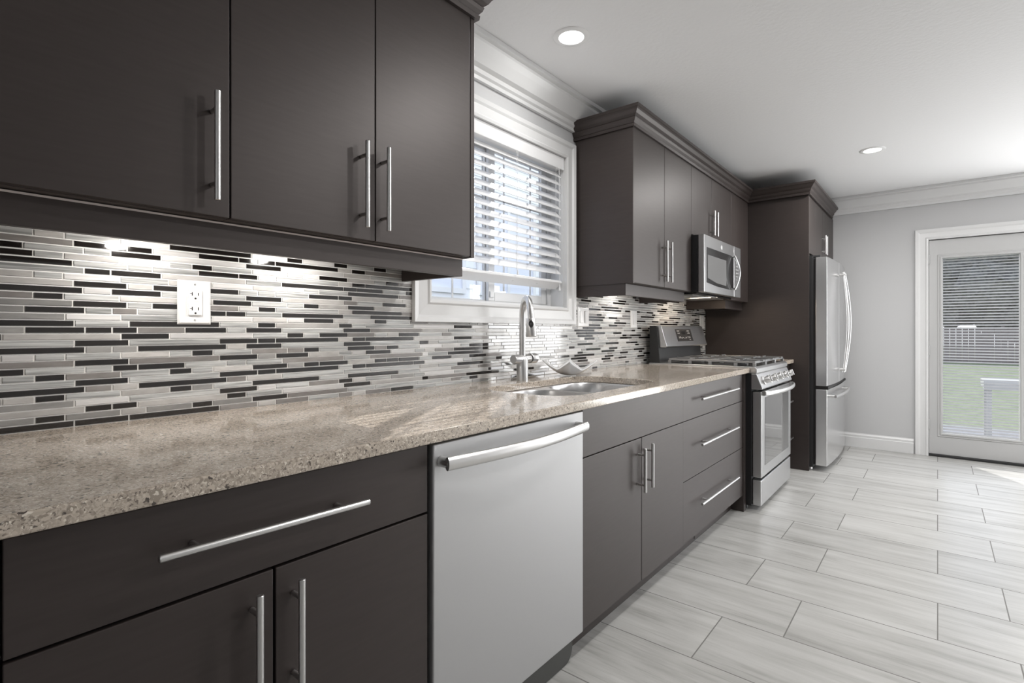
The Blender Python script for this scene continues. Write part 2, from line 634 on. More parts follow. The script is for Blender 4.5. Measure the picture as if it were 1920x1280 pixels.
# ------------------------------------------------------------------ window blind (half raised)
bl = thing('window_blind', 'white slatted blind half raised in the window above the sink', 'blind', (-.01, 1.917, 2.04))
by0, by1 = WY0 + .014, WY1 - .014
MB().box(-.004, .006, by0 - .002, by1 + .002, 1.978, 2.044).build('valance', M['blind'], bl, bevel=.002)
MB().box(-.078, -.0045, by0, by1, 1.984, 2.042).build('headrail', M['blind'], bl)
sl = MB()
tilt = math.radians(46)
R1 = Matrix.Rotation(tilt, 3, 'Y')
zz = 1.958
while zz > 1.405:
    sl.obox((-.03, (by0 + by1) / 2, zz), (.054, by1 - by0, .0028), R1)
    zz -= .0442
sl.build('slats', M['blind'], bl)
R2 = Matrix.Rotation(math.radians(-38), 3, 'Y')
rail = MB().obox((-.030, (by0 + by1) / 2, 1.352), (.056, by1 - by0, .018), R2).build('bottom_rail', M['blind'], bl, bevel=.003)
for y in (1.99, 2.19):
    pl = MB()
    c = Vector((-.030, y, 1.352)) + R2 @ Vector((.004, 0, -.0092))
    pl.lathe(c, [(0.0001, -.001), (.006, -.001), (.006, .0005), (.0001, .0005)], R2 @ Vector((0, 0, 1)), 12)
    pl.build('plug', M['plate'], rail)
for y in (1.53, 1.99, 2.33):
    MB().tube([(.001, y, 1.98), (.001, y, 1.39)], .0009, 6).build('ladder_cord', M['blind'], bl)
cd = MB()
cd.tube([(.012, 2.345, 1.975), (.014, 2.347, 1.345)], .0012, 6)
cd.lathe((.014, 2.347, 1.315), [(.0005, 0), (.006, .002), (.005, .015), (.003, .03), (.0005, .032)], n=12)
cd.build('pull_cord', M['blind'], bl)
cd = MB()
cd.tube([(.010, 1.99, 1.975), (.010, 1.99, 1.40)], .0010, 6)
cd.lathe((.010, 1.99, 1.372), [(.0005, 0), (.005, .002), (.004, .012), (.002, .026), (.0005, .028)], n=12)
cd.build('pull_cord', M['blind'], bl)

# ------------------------------------------------------------------ garden door
dr = bpy.data.objects.new('door_1', None)
COL.objects.link(dr)
dr.location = ((DX0 + DX1) / 2, YF, 0)
dr['kind'] = 'structure'
casing2 = [(0, 0), (0, .016), (.014, .020), (.022, .014), (.058, .012), (.070, .019), (.092, .022), (.095, 0)]
casing_frame(MB(), DX0 + .004, DX1 - .004, .001, DTOP - .004, lambda a, b, t: (a, YF - .001 - t, b), casing2, True).build('door_casing', M['white'], dr)
s_ = MB()                                             # slab with the glazed opening
jm = MB()
jm.box(DX0 + .0005, DX0 + .004, YF + .001, YF + .13, .001, DTOP)
jm.box(DX0 + .0005, DX0 + .03, YF + .06, YF + .13, .001, DTOP)
jm.box(DX1 - .004, DX1 - .0005, YF + .001, YF + .13, .001, DTOP)
jm.box(DX1 - .03, DX1 - .0005, YF + .06, YF + .13, .001, DTOP)
jm.box(DX0 + .03, DX1 - .03, YF + .06, YF + .13, DTOP - .03, DTOP - .0005)
jm.build('door_jamb', M['white'], dr)
gx0, gx1, gz0, gz1 = 1.612, 2.128, .195, 1.745
dy0, dy1 = YF + .012, YF + .056
s_.box(DX0 + .006, gx0, dy0, dy1, .022, DTOP - .008)
s_.box(gx1, DX1 - .010, dy0, dy1, .022, DTOP - .008)
s_.box(gx0, gx1, dy0, dy1, .022, gz0)
s_.box(gx0, gx1, dy0, dy1, gz1, DTOP - .008)
slab = s_.build('door_slab', M['door_paint'], dr)
bead = [(0, 0), (0, .006), (.006, .012), (.014, .012), (.020, .005), (.030, .006), (.036, .0)]
casing_frame(MB(), gx0 + .014, gx1 - .014, gz0 + .014, gz1 - .014, lambda a, b, t: (a, dy0 - t, b), bead).build('glazing_bead', M['door_paint'], slab)
casing_frame(MB(), gx0 + .014, gx1 - .014, gz0 + .014, gz1 - .014, lambda a, b, t: (a, dy0 + .016 + t, b), [(0, 0), (0, .02), (-.004, .02), (-.004, 0)]).build('glass_spacer', M['plate'], slab)
MB().box(gx0, gx1, dy0 + .006, dy0 + .009, gz0, gz1).build('glass_pane', M['pane'], slab)
sl = MB()
zz = gz0 + .022
while zz < gz1 - .015:
    sl.obox(((gx0 + gx1) / 2, dy0 + .022, zz), (gx1 - gx0 - .034, .0165, .0011), Matrix.Rotation(math.radians(37), 3, 'X'))
    zz += .0245
sl.build('enclosed_blind', M['slat'], slab)
for z in (.28, .93, 1.73):
    MB().lathe((DX0 + .004, YF - .012, z), [(.0001, -.04), (.007, -.04), (.007, .04), (.0001, .04)], n=12).build('hinge', M['door_paint'], dr)
MB().box(DX0, DX1, YF - .01, YF + .10, .0005, .020).build('threshold', M['blackm'], dr, bevel=.003)
h_ = MB().lathe((DX1 - .055, dy0 - .001, 1.06), [(.0001, 0), (.028, 0), (.028, .008), (.018, .012), (.018, .02), (.0001, .02)], (0, -1, 0), 24)
h_.build('deadbolt', M['nickel'], dr)
h_ = MB().lathe((DX1 - .055, dy0 - .001, .93), [(.0001, 0), (.028, 0), (.028, .006), (.012, .010), (.010, .03), (.026, .045), (.026, .06), (.0001, .068)], (0, -1, 0), 24)
h_.build('door_knob', M['nickel'], dr)
# frame of the patio opening (outside this view)
p = MB()
p.box(PX0, PX0 + .05, YF + .02, YF + .07, 0, DTOP + .05)
p.box(PX1 - .05, PX1, YF + .02, YF + .07, 0, DTOP + .05)
p.box(PX0 + .05, PX1 - .05, YF + .02, YF + .07, 0, .1)
p.box(PX0 + .05, PX1 - .05, YF + .02, YF + .07, DTOP - .02, DTOP + .05)
struct(p.build('window_2', M['white']))

# ------------------------------------------------------------------ tile backsplash
ROWS = '''K308 K416 K631 B739 L794 B904 S1013 B1068 L1121 B1233 K1341
G238 K291 G399 L453 G561 K613 G723 K832 B1049 S1160 S1359
L328 K381 K434 L651 K705 S815 W1033 K1143 L1386
G308 W416 S631 K738 W794 S904 B1014 K1068 L1121 S1232 G1342
G184 L238 K291 S399 L507 K560 G614 S723 K941 S1049 K1268 S1372
K328 B381 L436 K651 B706 L814 S1032 S1141 S1372
S309 K415 S631 K739 K795 K1014 S1067 K1123 K1342
G183 S238 K291 B399 S506 K560 S614 L724 K832 G887 K941 K1050 L1160 K1215 K1269 K1370
K220 S328 S382 K435 K543 S650 S705 S815 B1033 S1141 B1386
B308 K416 B631 K739 G795 K903 L1015 S1066 W1122 K1232 W1348
G182 W237 S291 S399 L506 S560 K614 S722 B832 B887 K941 S1048 K1160 B1215 K1268 S1370
K328 G381 G434 K650 L705 K814 S1032 K1142 S1372
S308 K416 S631 K739 K794 K1013 L1068 K1121 K1342
K184 L399 K506 W724 S831 K886 S941 K1049 B1160 S1216 L1269 K1370
G221 K328 K381 K434 B543 K650 S705 K814 S1031 K1142 B1386
K308 S416 K631 S739 K794 L1014 K1066 S1122 S1340
G291 W399 S613 W723 L832 W886 K994 L1048 W1160 K1213 S1324 G1414
G220 K328 S381 B434 S543 K649 K704 S814 K1031 S1142 K1348
G305 K412 S466 K543 B684 W741 K794 S1013 L1066 K1286 B1372
B235 K288 S396 L613 K721 S831 S886 K940 L1049 K1158 L1359
K324 W379 K487 S704 K813 L1032 B1087 S1196 K1305 L1414
L306 K412 L468 K543 K684 S739 S793 S903 K1012 K1066 L1286 L1386
L235 S287 W397 S504 L612 W723 L829 W887 S940 S1049 K1269 B1386
S326 K378 K487 L704 S813 K1032 K1086 K1196 S1303 K1386
K305 S413 S467 S576 K684 K739 W794 S1013 L1066 K1120 K1337
K235 S288 L396 W506 S560 K612 S722 L830 S886 W940 K1047 L1157 S1210 K1267 B1386
K218 S325 S378 K487 W704 K812 W1032 L1141 S1332
B306 K412 K467 W576 K684 K738 K793 K1011 L1065 K1120 B1332
S235 L290 S397 W505 K720 W830 K882 W996 K1047 S1157 K1212 S1332'''.split('\n')
PITCH, ZB = .0158, .8735
bs = [MB() for _ in range(1)][0]
KIND = {'K': 0, 'S': 1, 'G': 2, 'B': 3, 'L': 4, 'W': 5}
CY0, CY1, CZ0 = WY0 - .087, WY1 + .108, 1.141         # area taken by the window casing


def one_tile(y0, y1, z0, z1, k):
    if y1 - y0 < .006:
        return
    x0, x1, c = .0042, .0072, .0012
    bs.add([(x0, y0, z0), (x0, y1, z0), (x0, y1, z1), (x0, y0, z1),
            (x1, y0 + c, z0 + c), (x1, y1 - c, z0 + c), (x1, y1 - c, z1 - c), (x1, y0 + c, z1 - c)],
           [(4, 5, 6, 7), (0, 1, 5, 4), (1, 2, 6, 5), (2, 3, 7, 6), (3, 0, 4, 7)], k)


def tile(y0, y1, z0, z1, k):
    if z1 > CZ0 and y1 > CY0 and y0 < CY1:
        if z0 >= CZ0 - .006:
            if y0 < CY0:
                one_tile(y0, min(y1, CY0), z0, z1, k)
            if y1 > CY1:
                one_tile(max(y0, CY1), y1, z0, z1, k)
            return
        z1 = CZ0
    one_tile(y0, y1, z0, z1, k)


YL, YR = -.66, 4.648
rnd = random.Random(11)
for r in range(31):
    z0, z1 = ZB + r * PITCH, ZB + (r + 1) * PITCH - .0019
    segs = []
    phase = [.0355, .0205, .001][r % 3] if r < 16 else [.0175, .034, -.003][(r - 16) % 3]
    if r < len(ROWS):
        for q in ROWS[r].split():
            segs.append((q[0], int(q[1:]) / 1000))
    else:
        segs = []
    full = []
    y = segs[-1][1] if segs else YL
    pre_end = .075
    # continue the same lattice to the right of the transcribed part
    while y < YR:
        L = rnd.choices([1, 2, 3, 4], [.28, .38, .2, .14])[0]
        nn = round((y - phase) / .0545) + L
        y2 = min(phase + nn * .0545, YR)
        k = rnd.choices('KSGBLW', [.33, .24, .07, .08, .16, .12])[0]
        if len(segs) and segs[-1][0] == k == 'K' and rnd.random() < .6:
            k = 'S'
        segs.append((k, y2))
        y = y2
    if r < len(ROWS):
        y = YL
        while y < pre_end:
            L = rnd.choices([1, 2, 3, 4], [.28, .38, .2, .14])[0]
            nn = round((y - phase) / .0545) + L
            y2 = min(phase + nn * .0545, pre_end)
            full.append((rnd.choices('KSGBLW', [.33, .24, .1, .1, .14, .09])[0], y2))
            y = y2
    y = YL
    for k, y2 in full + segs:
        tile(y, y2 - .0021, z0, z1, KIND[k])
        y = y2
g = MB()
g.box(.0008, .0050, YL, CY0 - .0005, ZB - .0015, ZB + 31 * PITCH, 6)
g.box(.0008, .0050, CY1 + .0005, YR, ZB - .0015, ZB + 31 * PITCH, 6)
g.box(.0008, .0050, CY0 - .0005, CY1 + .0005, ZB - .0015, CZ0 - .001, 6)
bs.add(g.v, g.f, 6)
bso = bs.build('tile_backsplash', [M['tK'], M['tS'], M['tG'], M['tB'], M['tL'], M['tW'], M['grout']])
tag(bso, 'black, grey and white linear mosaic tile backsplash along the wall above the counter', 'backsplash')

# ------------------------------------------------------------------ cabinets
T = .018


def bar_handle(p0, p1, out, parent, r=.0062, post=.03, inset=.055):
    """round bar between p0 and p1 (bar ends), posts back along -out"""
    p0, p1, out = Vector(p0), Vector(p1), Vector(out)
    d = (p1 - p0).normalized()
    L = (p1 - p0).length
    k = min(inset, L * .16)
    mb = MB()
    mb.tube([p0, p0 + d * .001, p1 - d * .001, p1], [r * .82, r, r, r * .82], 16)
    for q in (p0 + d * k, p1 - d * k):
        mb.tube([q, q - out * post], r * .78, 12)
    return mb.build('handle', M['nickel'], parent)


def door(root, x, y0, y1, z0, z1, name='door', g=.0016, bev=.0015, label=None, gl=None, gr=None):
    return MB().box(x - T, x, y0 + (g if gl is None else gl), y1 - (g if gr is None else gr), z0 + g, z1 - g).build(name, M['cab'], root, bevel=bev, label=label)


UX, UZ0, UZ1 = .36, 1.350, 2.18


def upper(name, label, y0, y1, z0, doors, ends=(), x=UX, z1=UZ1, group='wall cabinets along the kitchen'):
    """doors = [(y0, y1, handle y or None, bar z0, bar z1)]; ends = y-ranges of finished side panels"""
    root = thing(name, label, 'cabinet', (0, (y0 + y1) / 2, z0), group)
    b = MB()
    e0 = min([a for a, _ in ends] + [y0])
    a0 = y0 + .001
    a1 = y1 - .001
    for a, c in ends:
        if a <= y0 + .001:
            a0 = c
        if c >= y1 - .001:
            a1 = a
    b.box(.009, x - T - .002, a0, a1, z0 + .002, z1)
    b.build('body', M['cab_in'], root)
    for a, c in ends:
        MB().box(.009, x - .0005, a, c, z0, z1).build('side_panel', M['cab'], root, bevel=.0012)
    for d in doors:
        o = door(root, x, d[0], d[1], z0 + .001, z1 - .002)
        if d[2] is not None:
            bar_handle((x + .032, d[2], d[3]), (x + .032, d[2], d[4]), (1, 0, 0), o)
    return root


HZ = (1.381, 1.617)
upper('wall_cabinet', 'dark brown wall cabinet past the left edge, unseen, added to block light', -.66, .122, UZ0,
      [(-.66, -.27, -.31, *HZ), (-.27, .122, -.23, *HZ)], [(-.66, -.642)])  # unseen cabinet continuing the run, added to block light there
upper('wall_cabinet', 'dark brown single-door wall cabinet, leftmost in the photo, bar handle on its right edge', .122, .512, UZ0,
      [(.122, .512, .473, *HZ)])
upper('wall_cabinet', 'large dark brown two-door wall cabinet just left of the window', .512, 1.311, UZ0,
      [(.512, .903, .855, *HZ), (.903, 1.2915, .926, *HZ)], [(1.293, 1.311)])
upper('wall_cabinet', 'tall dark brown two-door wall cabinet between the window and the microwave', 2.516, 3.349, UZ0,
      [(2.522, 2.922, 2.888, *HZ), (2.922, 3.349, 2.956, *HZ)], [(2.516, 2.534)])
upper('wall_cabinet', 'short dark brown two-door wall cabinet directly above the microwave', 3.349, 4.190, 1.722,
      [(3.349, 3.745, 3.712, 1.762, 1.935), (3.745, 4.190, 3.778, 1.762, 1.935)])
upper('wall_cabinet', 'narrow dark brown wall cabinet between the microwave and the tall refrigerator panel', 4.190, 4.649, 1.335,
      [(4.190, 4.649, None, 0, 0)])


def valence(label, y0, y1, z0, z1, right_return=True):
    mb = MB()
    mb.box(.297, .315, y0, y1, z0, z1)
    mb.box(.009, .297, y0, y0 + .018, z0, z1)
    mb.box(.009, .297, y1 - .018, y1, z0, z1)
    o = mb.build('light_valence', M['cab'], None, bevel=.001)
    tag(o, label, 'trim board', 'valences under the wall cabinets')
    if z1 > 1.35 and y0 < 0:
        MB().box(.3151, .3165, y0, y1, z1 - .005, z1 - .001).build('edge_band', M['edge'], o)  # pale strip along the upper front of the left valence


valence('dark brown valence board under the wall cabinets left of the window', -.66, 1.298, 1.288, 1.3505)
valence('dark brown valence board under the wall cabinet right of the window', 2.521, 3.344, 1.288, 1.3505)
valence('short dark brown valence board under the narrow cabinet right of the microwave', 4.193, 4.648, 1.272, 1.3355)

cprof = [(.0005, 2.166), (.012, 2.166), (.014, 2.180), (.010, 2.184), (.020, 2.196), (.024, 2.208), (.022, 2.212),
         (.034, 2.222), (.044, 2.238), (.050, 2.243), (.055, 2.246), (.055, 2.262), (.0005, 2.262)]


def ccrown(label, path, flip=1):
    o = MB().sweep(path, cprof, flip=flip).build('crown_molding', M['cab'])
    tag(o, label, 'molding', 'crown moldings on top of the wall cabinets')


ccrown('stepped dark brown crown molding on top of the cabinets left of the window', [(UX, -.66), (UX, 1.311), (.002, 1.311)], 1)
ccrown('stepped dark brown crown molding running from right of the window over the microwave to above the refrigerator',
       [(.002, 2.516), (UX, 2.516), (UX, 4.634), (.81, 4.634), (.81, 5.775)], 1)

# refrigerator surround
rs = thing('refrigerator_cabinet', 'tall dark brown cabinet with full-height side panel around the refrigerator', 'cabinet', (.4, 5.2, 0))
MB().box(.009, .81, 4.652, 4.672, .001, 2.18).build('side_panel', M['cab'], rs, bevel=.0012)
MB().box(.009, .785, 4.673, 5.893, 1.712, 2.18).build('body', M['cab_in'], rs)
MB().box(.009, .78, 5.875, 5.893, .14, 1.711).build('side_panel', M['cab'], rs)
o = door(rs, .808, 4.674, 5.285, 1.712, 2.178)
bar_handle((.84, 5.25, 1.765), (.84, 5.25, 1.93), (1, 0, 0), o)
o = door(rs, .808, 5.285, 5.893, 1.712, 2.178)
bar_handle((.84, 5.32, 1.765), (.84, 5.32, 1.93), (1, 0, 0), o)

# base cabinets
BX = .674
ZT = .842


def base_cab(label, y0, y1):
    root = thing('base_cabinet', label, 'cabinet', (0, (y0 + y1) / 2, 0), 'base cabinets under the counter')
    kick = MB().box(.585, .605, y0, y1, .001, .098).build('toe_kick', M['cab'], root)
    return root


def body(root, y0, y1, z1=ZT - .001):
    MB().box(.01, BX - T - .002, y0 + .001, y1 - .001, .099, z1).build('body', M['gap'], root)


c = base_cab('dark brown base cabinet at the left edge, mostly outside the photo', -.66, .104)
body(c, -.66, .104)
o = door(c, BX, -.66, .104, .678, ZT - .004, 'drawer_front', .0025)
o = door(c, BX, -.66, -.28, .099, .678, 'door', .0025)
o = door(c, BX, -.28, .104, .099, .678, 'door', .0025)

c = base_cab('dark brown base cabinet with one wide drawer over two doors, left of the dishwasher', .104, .821)
body(c, .104, .821)
o = door(c, BX, .104, .821, .678, ZT - .004, 'drawer', .0025)
bar_handle((BX + .033, .268, .765), (BX + .033, .634, .757), (1, 0, 0), o)
o = door(c, BX, .104, .457, .099, .678, 'door', .0025)
bar_handle((BX + .033, .416, .440), (BX + .033, .416, .654), (1, 0, 0), o)
o = door(c, BX, .457, .821, .099, .678, 'door', .0025)
bar_handle((BX + .033, .491, .440), (BX + .033, .491, .654), (1, 0, 0), o)

c = base_cab('dark brown sink base cabinet with two doors, right of the dishwasher', 1.500, 2.391)
MB().box(.01, BX - T - .002, 1.501, 2.390, .099, .60).build('body', M['gap'], c)
MB().box(BX - T - .012, BX - T - .001, 1.501, 2.390, .60, ZT - .002).build('front_rail', M['gap'], c)
MB().box(BX - T, BX, 1.5025, 2.3919, .6765, ZT - .006).build('false_front', M['cab'], c, bevel=.0004)
o = door(c, BX, 1.500, 1.952, .099, .6745, 'door', .0022)
bar_handle((BX + .033, 1.915, .468), (BX + .033, 1.915, .640), (1, 0, 0), o)
o = door(c, BX, 1.952, 2.392, .099, .6745, 'door', .0016, .0004, gr=.0001)
bar_handle((BX + .033, 1.985, .472), (BX + .033, 1.985, .648), (1, 0, 0), o)

c = base_cab('dark brown base cabinet of three wide drawers, left of the gas range', 2.392, 3.398)
body(c, 2.392, 3.346)
MB().box(.01, BX + .006, 3.352, 3.398, .001, ZT - .002).build('side_panel', M['cab'], c, bevel=.001)
for z0, z1, hz in ((.675, ZT - .005, .768), (.392, .675, .546), (.099, .392, .257)):
    o = door(c, BX, 2.392, 3.348, z0, z1, 'drawer', .0017, .0004, gl=.0001)
    bar_handle((BX + .033, 2.555, hz), (BX + .033, 3.155, hz), (1, 0, 0), o, inset=.09)
ven = MB()
ven.box(.6051, .6085, 2.72, 3.14, .012, .085)
vo_ = ven.build('kick_vent', M['cab'], c, bevel=.001)
MB().box(.6086, .6092, 2.745, 3.115, .030, .068).build('slot', M['gap'], vo_)

c = base_cab('narrow dark brown base cabinet with three drawers, between the gas range and the refrigerator panel', 4.232, 4.651)
body(c, 4.232, 4.651)
for z0, z1, hz in ((.675, ZT - .005, .768), (.392, .675, .546), (.099, .392, .257)):
    o = door(c, BX, 4.233, 4.650, z0, z1, 'drawer', .0015)
    bar_handle((BX + .033, 4.28, hz), (BX + .033, 4.61, hz), (1, 0, 0), o)

# ------------------------------------------------------------------ countertop with sink cut-out
CX, CZ0_, CZ1_ = .704, .8435, .8725


def rrect(x0, x1, y0, y1, r, n=8):
    pts = []
    for cx_, cy_, a in ((x1 - r, y0 + r, -90), (x1 - r, y1 - r, 0), (x0 + r, y1 - r, 90), (x0 + r, y0 + r, 180)):
        for i in range(n + 1):
            t = math.radians(a + 90 * i / n)
            pts.append((cx_ + r * math.cos(t), cy_ + r * math.sin(t)))
    return pts                                        # counter-clockwise, starts low-y side at x1


def holed_plate(mb, x0, x1, y0, y1, hole, z0, z1, mi=0):
    """rectangular plate with one hole; hole from rrect()"""
    n = len(hole)
    q = n // 4
    # low-y half: last arc and first arc ; high-y half: middle arcs
    lo = hole[3 * q:] + hole[:q]                      # from (x0, low) round to (x1, low)
    hi = hole[q:3 * q]
    for z, up in ((z1, True), (z0, False)):
        a = [(x0, y0, z), (x1, y0, z)] + [(*p, z) for p in reversed([hi[0]] + [])]
        polyA = [(x0, y0), (x1, y0), (x1, lo[-1][1] if 0 else hi[0][1])] + [hi[0]] + list(reversed(lo)) + [hi[-1]] + [(x0, hi[-1][1])]
        polyB = [(x1, hi[0][1]), (x1, y1), (x0, y1), (x0, hi[-1][1])] + list(reversed(hi))
        for P in (polyA, polyB):
            vs = [(*p, z) for p in P]
            f = tuple(range(len(P)))
            mb.add(vs, [f if up else tuple(reversed(f))], mi)
    out_ = [(x0, y0), (x1, y0), (x1, hi[0][1]), (x1, y1), (x0, y1), (x0, hi[-1][1])]
    for L, s in ((out_, 1), (hole, -1)):
        k = len(L)
        vs = [(*p, z0) for p in L] + [(*p, z1) for p in L]
        mb.add(vs, [(i, (i + 1) % k, k + (i + 1) % k, k + i) for i in range(k)], mi, L is hole)
    return mb


hole = rrect(.185, .612, 1.500, 2.296, .13, 10)
ct = MB()
holed_plate(ct, .0005, CX, -.66, 3.388, hole, CZ0_, CZ1_)
o = ct.build('countertop', M['quartz'], None, bevel=.003)
tag(o, 'long speckled beige-brown quartz countertop with the sink cut into it', 'countertop')
o = MB().box(.0005, CX, 4.235, 4.650, CZ0_, CZ1_).build('countertop', M['quartz'], None, bevel=.003)
tag(o, 'short piece of speckled quartz countertop between the range and the refrigerator panel', 'countertop')

# ------------------------------------------------------------------ sink
sk = thing('kitchen_sink', 'undermount stainless steel double-bowl sink under the window', 'sink', (.40, 1.90, .66))
dk = MB()
b1 = rrect(.215, .585, 1.525, 1.868, .11, 8)
b2 = rrect(.200, .600, 1.900, 2.275, .12, 8)
holed_plate(dk, .16, .635, 1.478, 1.884, b1, .8400, .8428)
holed_plate(dk, .16, .635, 1.884, 2.318, b2, .8400, .8428)
dk.build('rim', M['steel'], sk)


def shrink(L, d):
    cx_ = sum(p[0] for p in L) / len(L)
    cy_ = sum(p[1] for p in L) / len(L)
    return [(p[0] + (cx_ - p[0]) * d, p[1] + (cy_ - p[1]) * d) for p in L]


for L in (b1, b2):
    mb = MB()
    loops = [(0, .8427), (.012, .838), (.03, .80), (.05, .70), (.09, .675), (.18, .665), (.6, .662), (.9, .660)]
    k = len(L)
    vs = []
    for d, z in loops:
        vs += [(*p, z) for p in shrink(L, d)]
    fs = []
    for i in range(len(loops) - 1):
        fs += [(i * k + j, i * k + (j + 1) % k, (i + 1) * k + (j + 1) % k, (i + 1) * k + j) for j in range(k)]
    mb.add(vs, fs, 0, True)
    mb.add(vs[-k:], [tuple(range(k))])
    bo = mb.build('bowl', M['steel'], sk)
    cx_ = sum(p[0] for p in L) / k
    cy_ = sum(p[1] for p in L) / k
    MB().lathe((cx_, cy_, .6605), [(.0001, .001), (.03, .001), (.036, .003), (.04, .001)], n=24).build('drain', M['chrome'], bo)

# ------------------------------------------------------------------ faucet
fc = thing('kitchen_faucet', 'brushed nickel gooseneck pull-down faucet behind the sink', 'faucet', (.12, 1.885, CZ1_))
fx, fy = .12, 1.885
MB().lathe((fx, fy, CZ1_ + .0003), [(.0001, 0), (.0268, 0), (.0268, .098), (.024, .104), (.0001, .104)], n=36).build('base', M['nickel'], fc)
MB().tube([(fx, fy - .066, .972), (fx, fy - .064, .972), (fx, fy + .050, .972), (fx, fy + .052, .972)], [.0185, .0195, .0195, .0185], 28).build('valve_body', M['nickel'], fc)
hb = MB().tube([(fx, fy + .056, .972), (fx, fy + .058, .972), (fx, fy + .094, .972), (fx, fy + .096, .972)], [.0225, .024, .024, .022], 28).build('handle_hub', M['nickel'], fc)
MB().tube([(fx + .01, fy + .088, .974), (fx + .04, fy + .20, .974)], [.0045, .0035], 12).build('lever', M['nickel'], hb)
sd = Vector((.86, -.50, 0)).normalized()
sd = Vector((.147, -.119, 0)).normalized()
pts = [Vector((fx, fy, .985)), Vector((fx, fy, 1.08)), Vector((fx, fy, 1.155))]
Rr = .080
for i in range(1, 17):
    a = math.pi * i / 16 * .96
    pts.append(Vector((fx, fy, 1.158)) + sd * (Rr - Rr * math.cos(a)) + Vector((0, 0, Rr * 1.06 * math.sin(a))))
MB().tube(pts + [pts[-1] + (sd * .12 + Vector((0, 0, -1))).normalized() * .020], .0140, 20).build('spout', M['nickel'], fc)
dd = (sd * .12 + Vector((0, 0, -1))).normalized()
tip = pts[-1] + dd * .022
hd = MB().tube([tip - dd * .004, tip + dd * .001, tip + dd * .070, tip + dd * .073], [.0185, .0200, .0230, .0215], 28).build('spray_head', M['nickel'], fc)
side = Vector((.62, -.78, 0)).normalized()
cc_ = tip + dd * .018 + side * .0205
a_ = dd
b_ = side.cross(dd).normalized()
ov = MB()
ring = [cc_ + a_ * .016 * math.cos(t * math.pi / 12) + b_ * .0100 * math.sin(t * math.pi / 12) - side * (.0024 * abs(math.sin(t * math.pi / 12))) for t in range(24)]
ov.add([v + side * .0022 for v in ring] + [cc_ + side * .0030], [(i, (i + 1) % 24, 24) for i in range(24)], 0, True)
ov.build('spray_button', M['panel'], hd)
MB().obox(cc_ + side * .0034, (.0012, .010, .0012), Matrix((side, b_, a_)).transposed()).build('button_mark', M['chrome'], hd)

# ------------------------------------------------------------------ white dish
ds = MB()
n_ = 24
foot = .030
vs = []
cx_, cy_, cz_ = .150, 2.235, CZ1_ + .0006
rotd = math.radians(-12)
for i in range(n_ + 1):
    for j in range(n_ + 1):
        u = -1 + 2 * i / n_
        v = -1 + 2 * j / n_
        m_ = max(abs(u), abs(v))
        e = u * u + v * v
        k2 = abs(u * v)
        x = u * .098 * (1 - .10 * (1 - k2) * m_ * m_)
        y = v * .098 * (1 - .10 * (1 - k2) * m_ * m_)
        z = .004 + .040 * max(0, m_ - .28) ** 1.15 + .045 * k2 ** 1.3
        vs.append((cx_ + x * math.cos(rotd) - y * math.sin(rotd), cy_ + x * math.sin(rotd) + y * math.cos(rotd), cz_ + z))
fs = [(i * (n_ + 1) + j, (i + 1) * (n_ + 1) + j, (i + 1) * (n_ + 1) + j + 1, i * (n_ + 1) + j + 1) for i in range(n_) for j in range(n_)]
ds.add(vs, fs, 0, True)
o = ds.build('dish', M['dish'])
md = o.modifiers.new('thick', 'SOLIDIFY')
md.thickness = .005
md.offset = -1
tag(o, 'white porcelain dish with raised wavy corners on the counter behind the sink', 'dish')

# ------------------------------------------------------------------ outlets and switches
def plate(name, label, y0, y1, z0, z1, kind, cat, group=None):
    x = .0078
    root = thing(name, label, cat, (x, (y0 + y1) / 2, (z0 + z1) / 2), group)
    mb = MB()
    b = .005
    mb.add([(x, y0, z0), (x, y1, z0), (x, y1, z1), (x, y0, z1), (x + .0055, y0 + b, z0 + b), (x + .0055, y1 - b, z0 + b), (x + .0055, y1 - b, z1 - b), (x + .0055, y0 + b, z1 - b)],
           [(0, 3, 2, 1), (4, 5, 6, 7), (0, 1, 5, 4), (1, 2, 6, 5), (2, 3, 7, 6), (3, 0, 4, 7)])
    mb.build('cover_plate', M['plate'], root, bevel=.001)
    yc, zc = (y0 + y1) / 2, (z0 + z1) / 2
    if kind == 'outlet':
        r_ = MB().box(x + .005, x + .0105, yc - .0165, yc + .0165, zc - .035, zc + .035).build('receptacle', M['plate'], root, bevel=.001)
        xs = x + .0104
        for z in (zc + .019, zc - .021):
            sl_ = MB()
            sl_.prism([(yc - .0098, z - .001), (yc - .0074, z - .001), (yc - .0074, z + .0085), (yc - .0098, z + .0085),
                       (yc - .0098, z + .0050), (yc - .0140, z + .0050), (yc - .0140, z + .0033), (yc - .0098, z + .0033)], 'x', xs, xs + .0004)
            sl_.build('slot', M['blackm'], r_)
            MB().box(xs, xs + .0004, yc + .0055, yc + .0077, z - .0005, z + .0075).build('slot', M['blackm'], r_)
            MB().lathe((xs + .0002, yc - .0005, z - .0085), [(.0001, 0), (.0027, 0), (.0027, .0003), (.0001, .0003)], (1, 0, 0), 12).build('ground_hole', M['blackm'], r_)
        for z in (zc + .002, zc - .006):
            MB().box(xs, xs + .0008, yc - .007, yc + .007, z, z + .0035).build('test_button', M['plate'], r_, bevel=.0002)
        for z in (z0 + .012, z1 - .012):
            MB().lathe((x + .0054, yc, z), [(.0001, 0), (.0028, 0), (.0028, .0006), (.0001, .0006)], (1, 0, 0), 12).build('screw', M['nickel'], root)
    else:
        ng = 2 if kind == 'double' else 1
        for k in range(ng):
            yk = yc + (k - (ng - 1) / 2) * .052
            MB().box(x + .005, x + .0095, yk - .0165, yk + .0165, zc - .034, zc + .034).build('rocker', M['plate'], root, bevel=.0012)
    return root


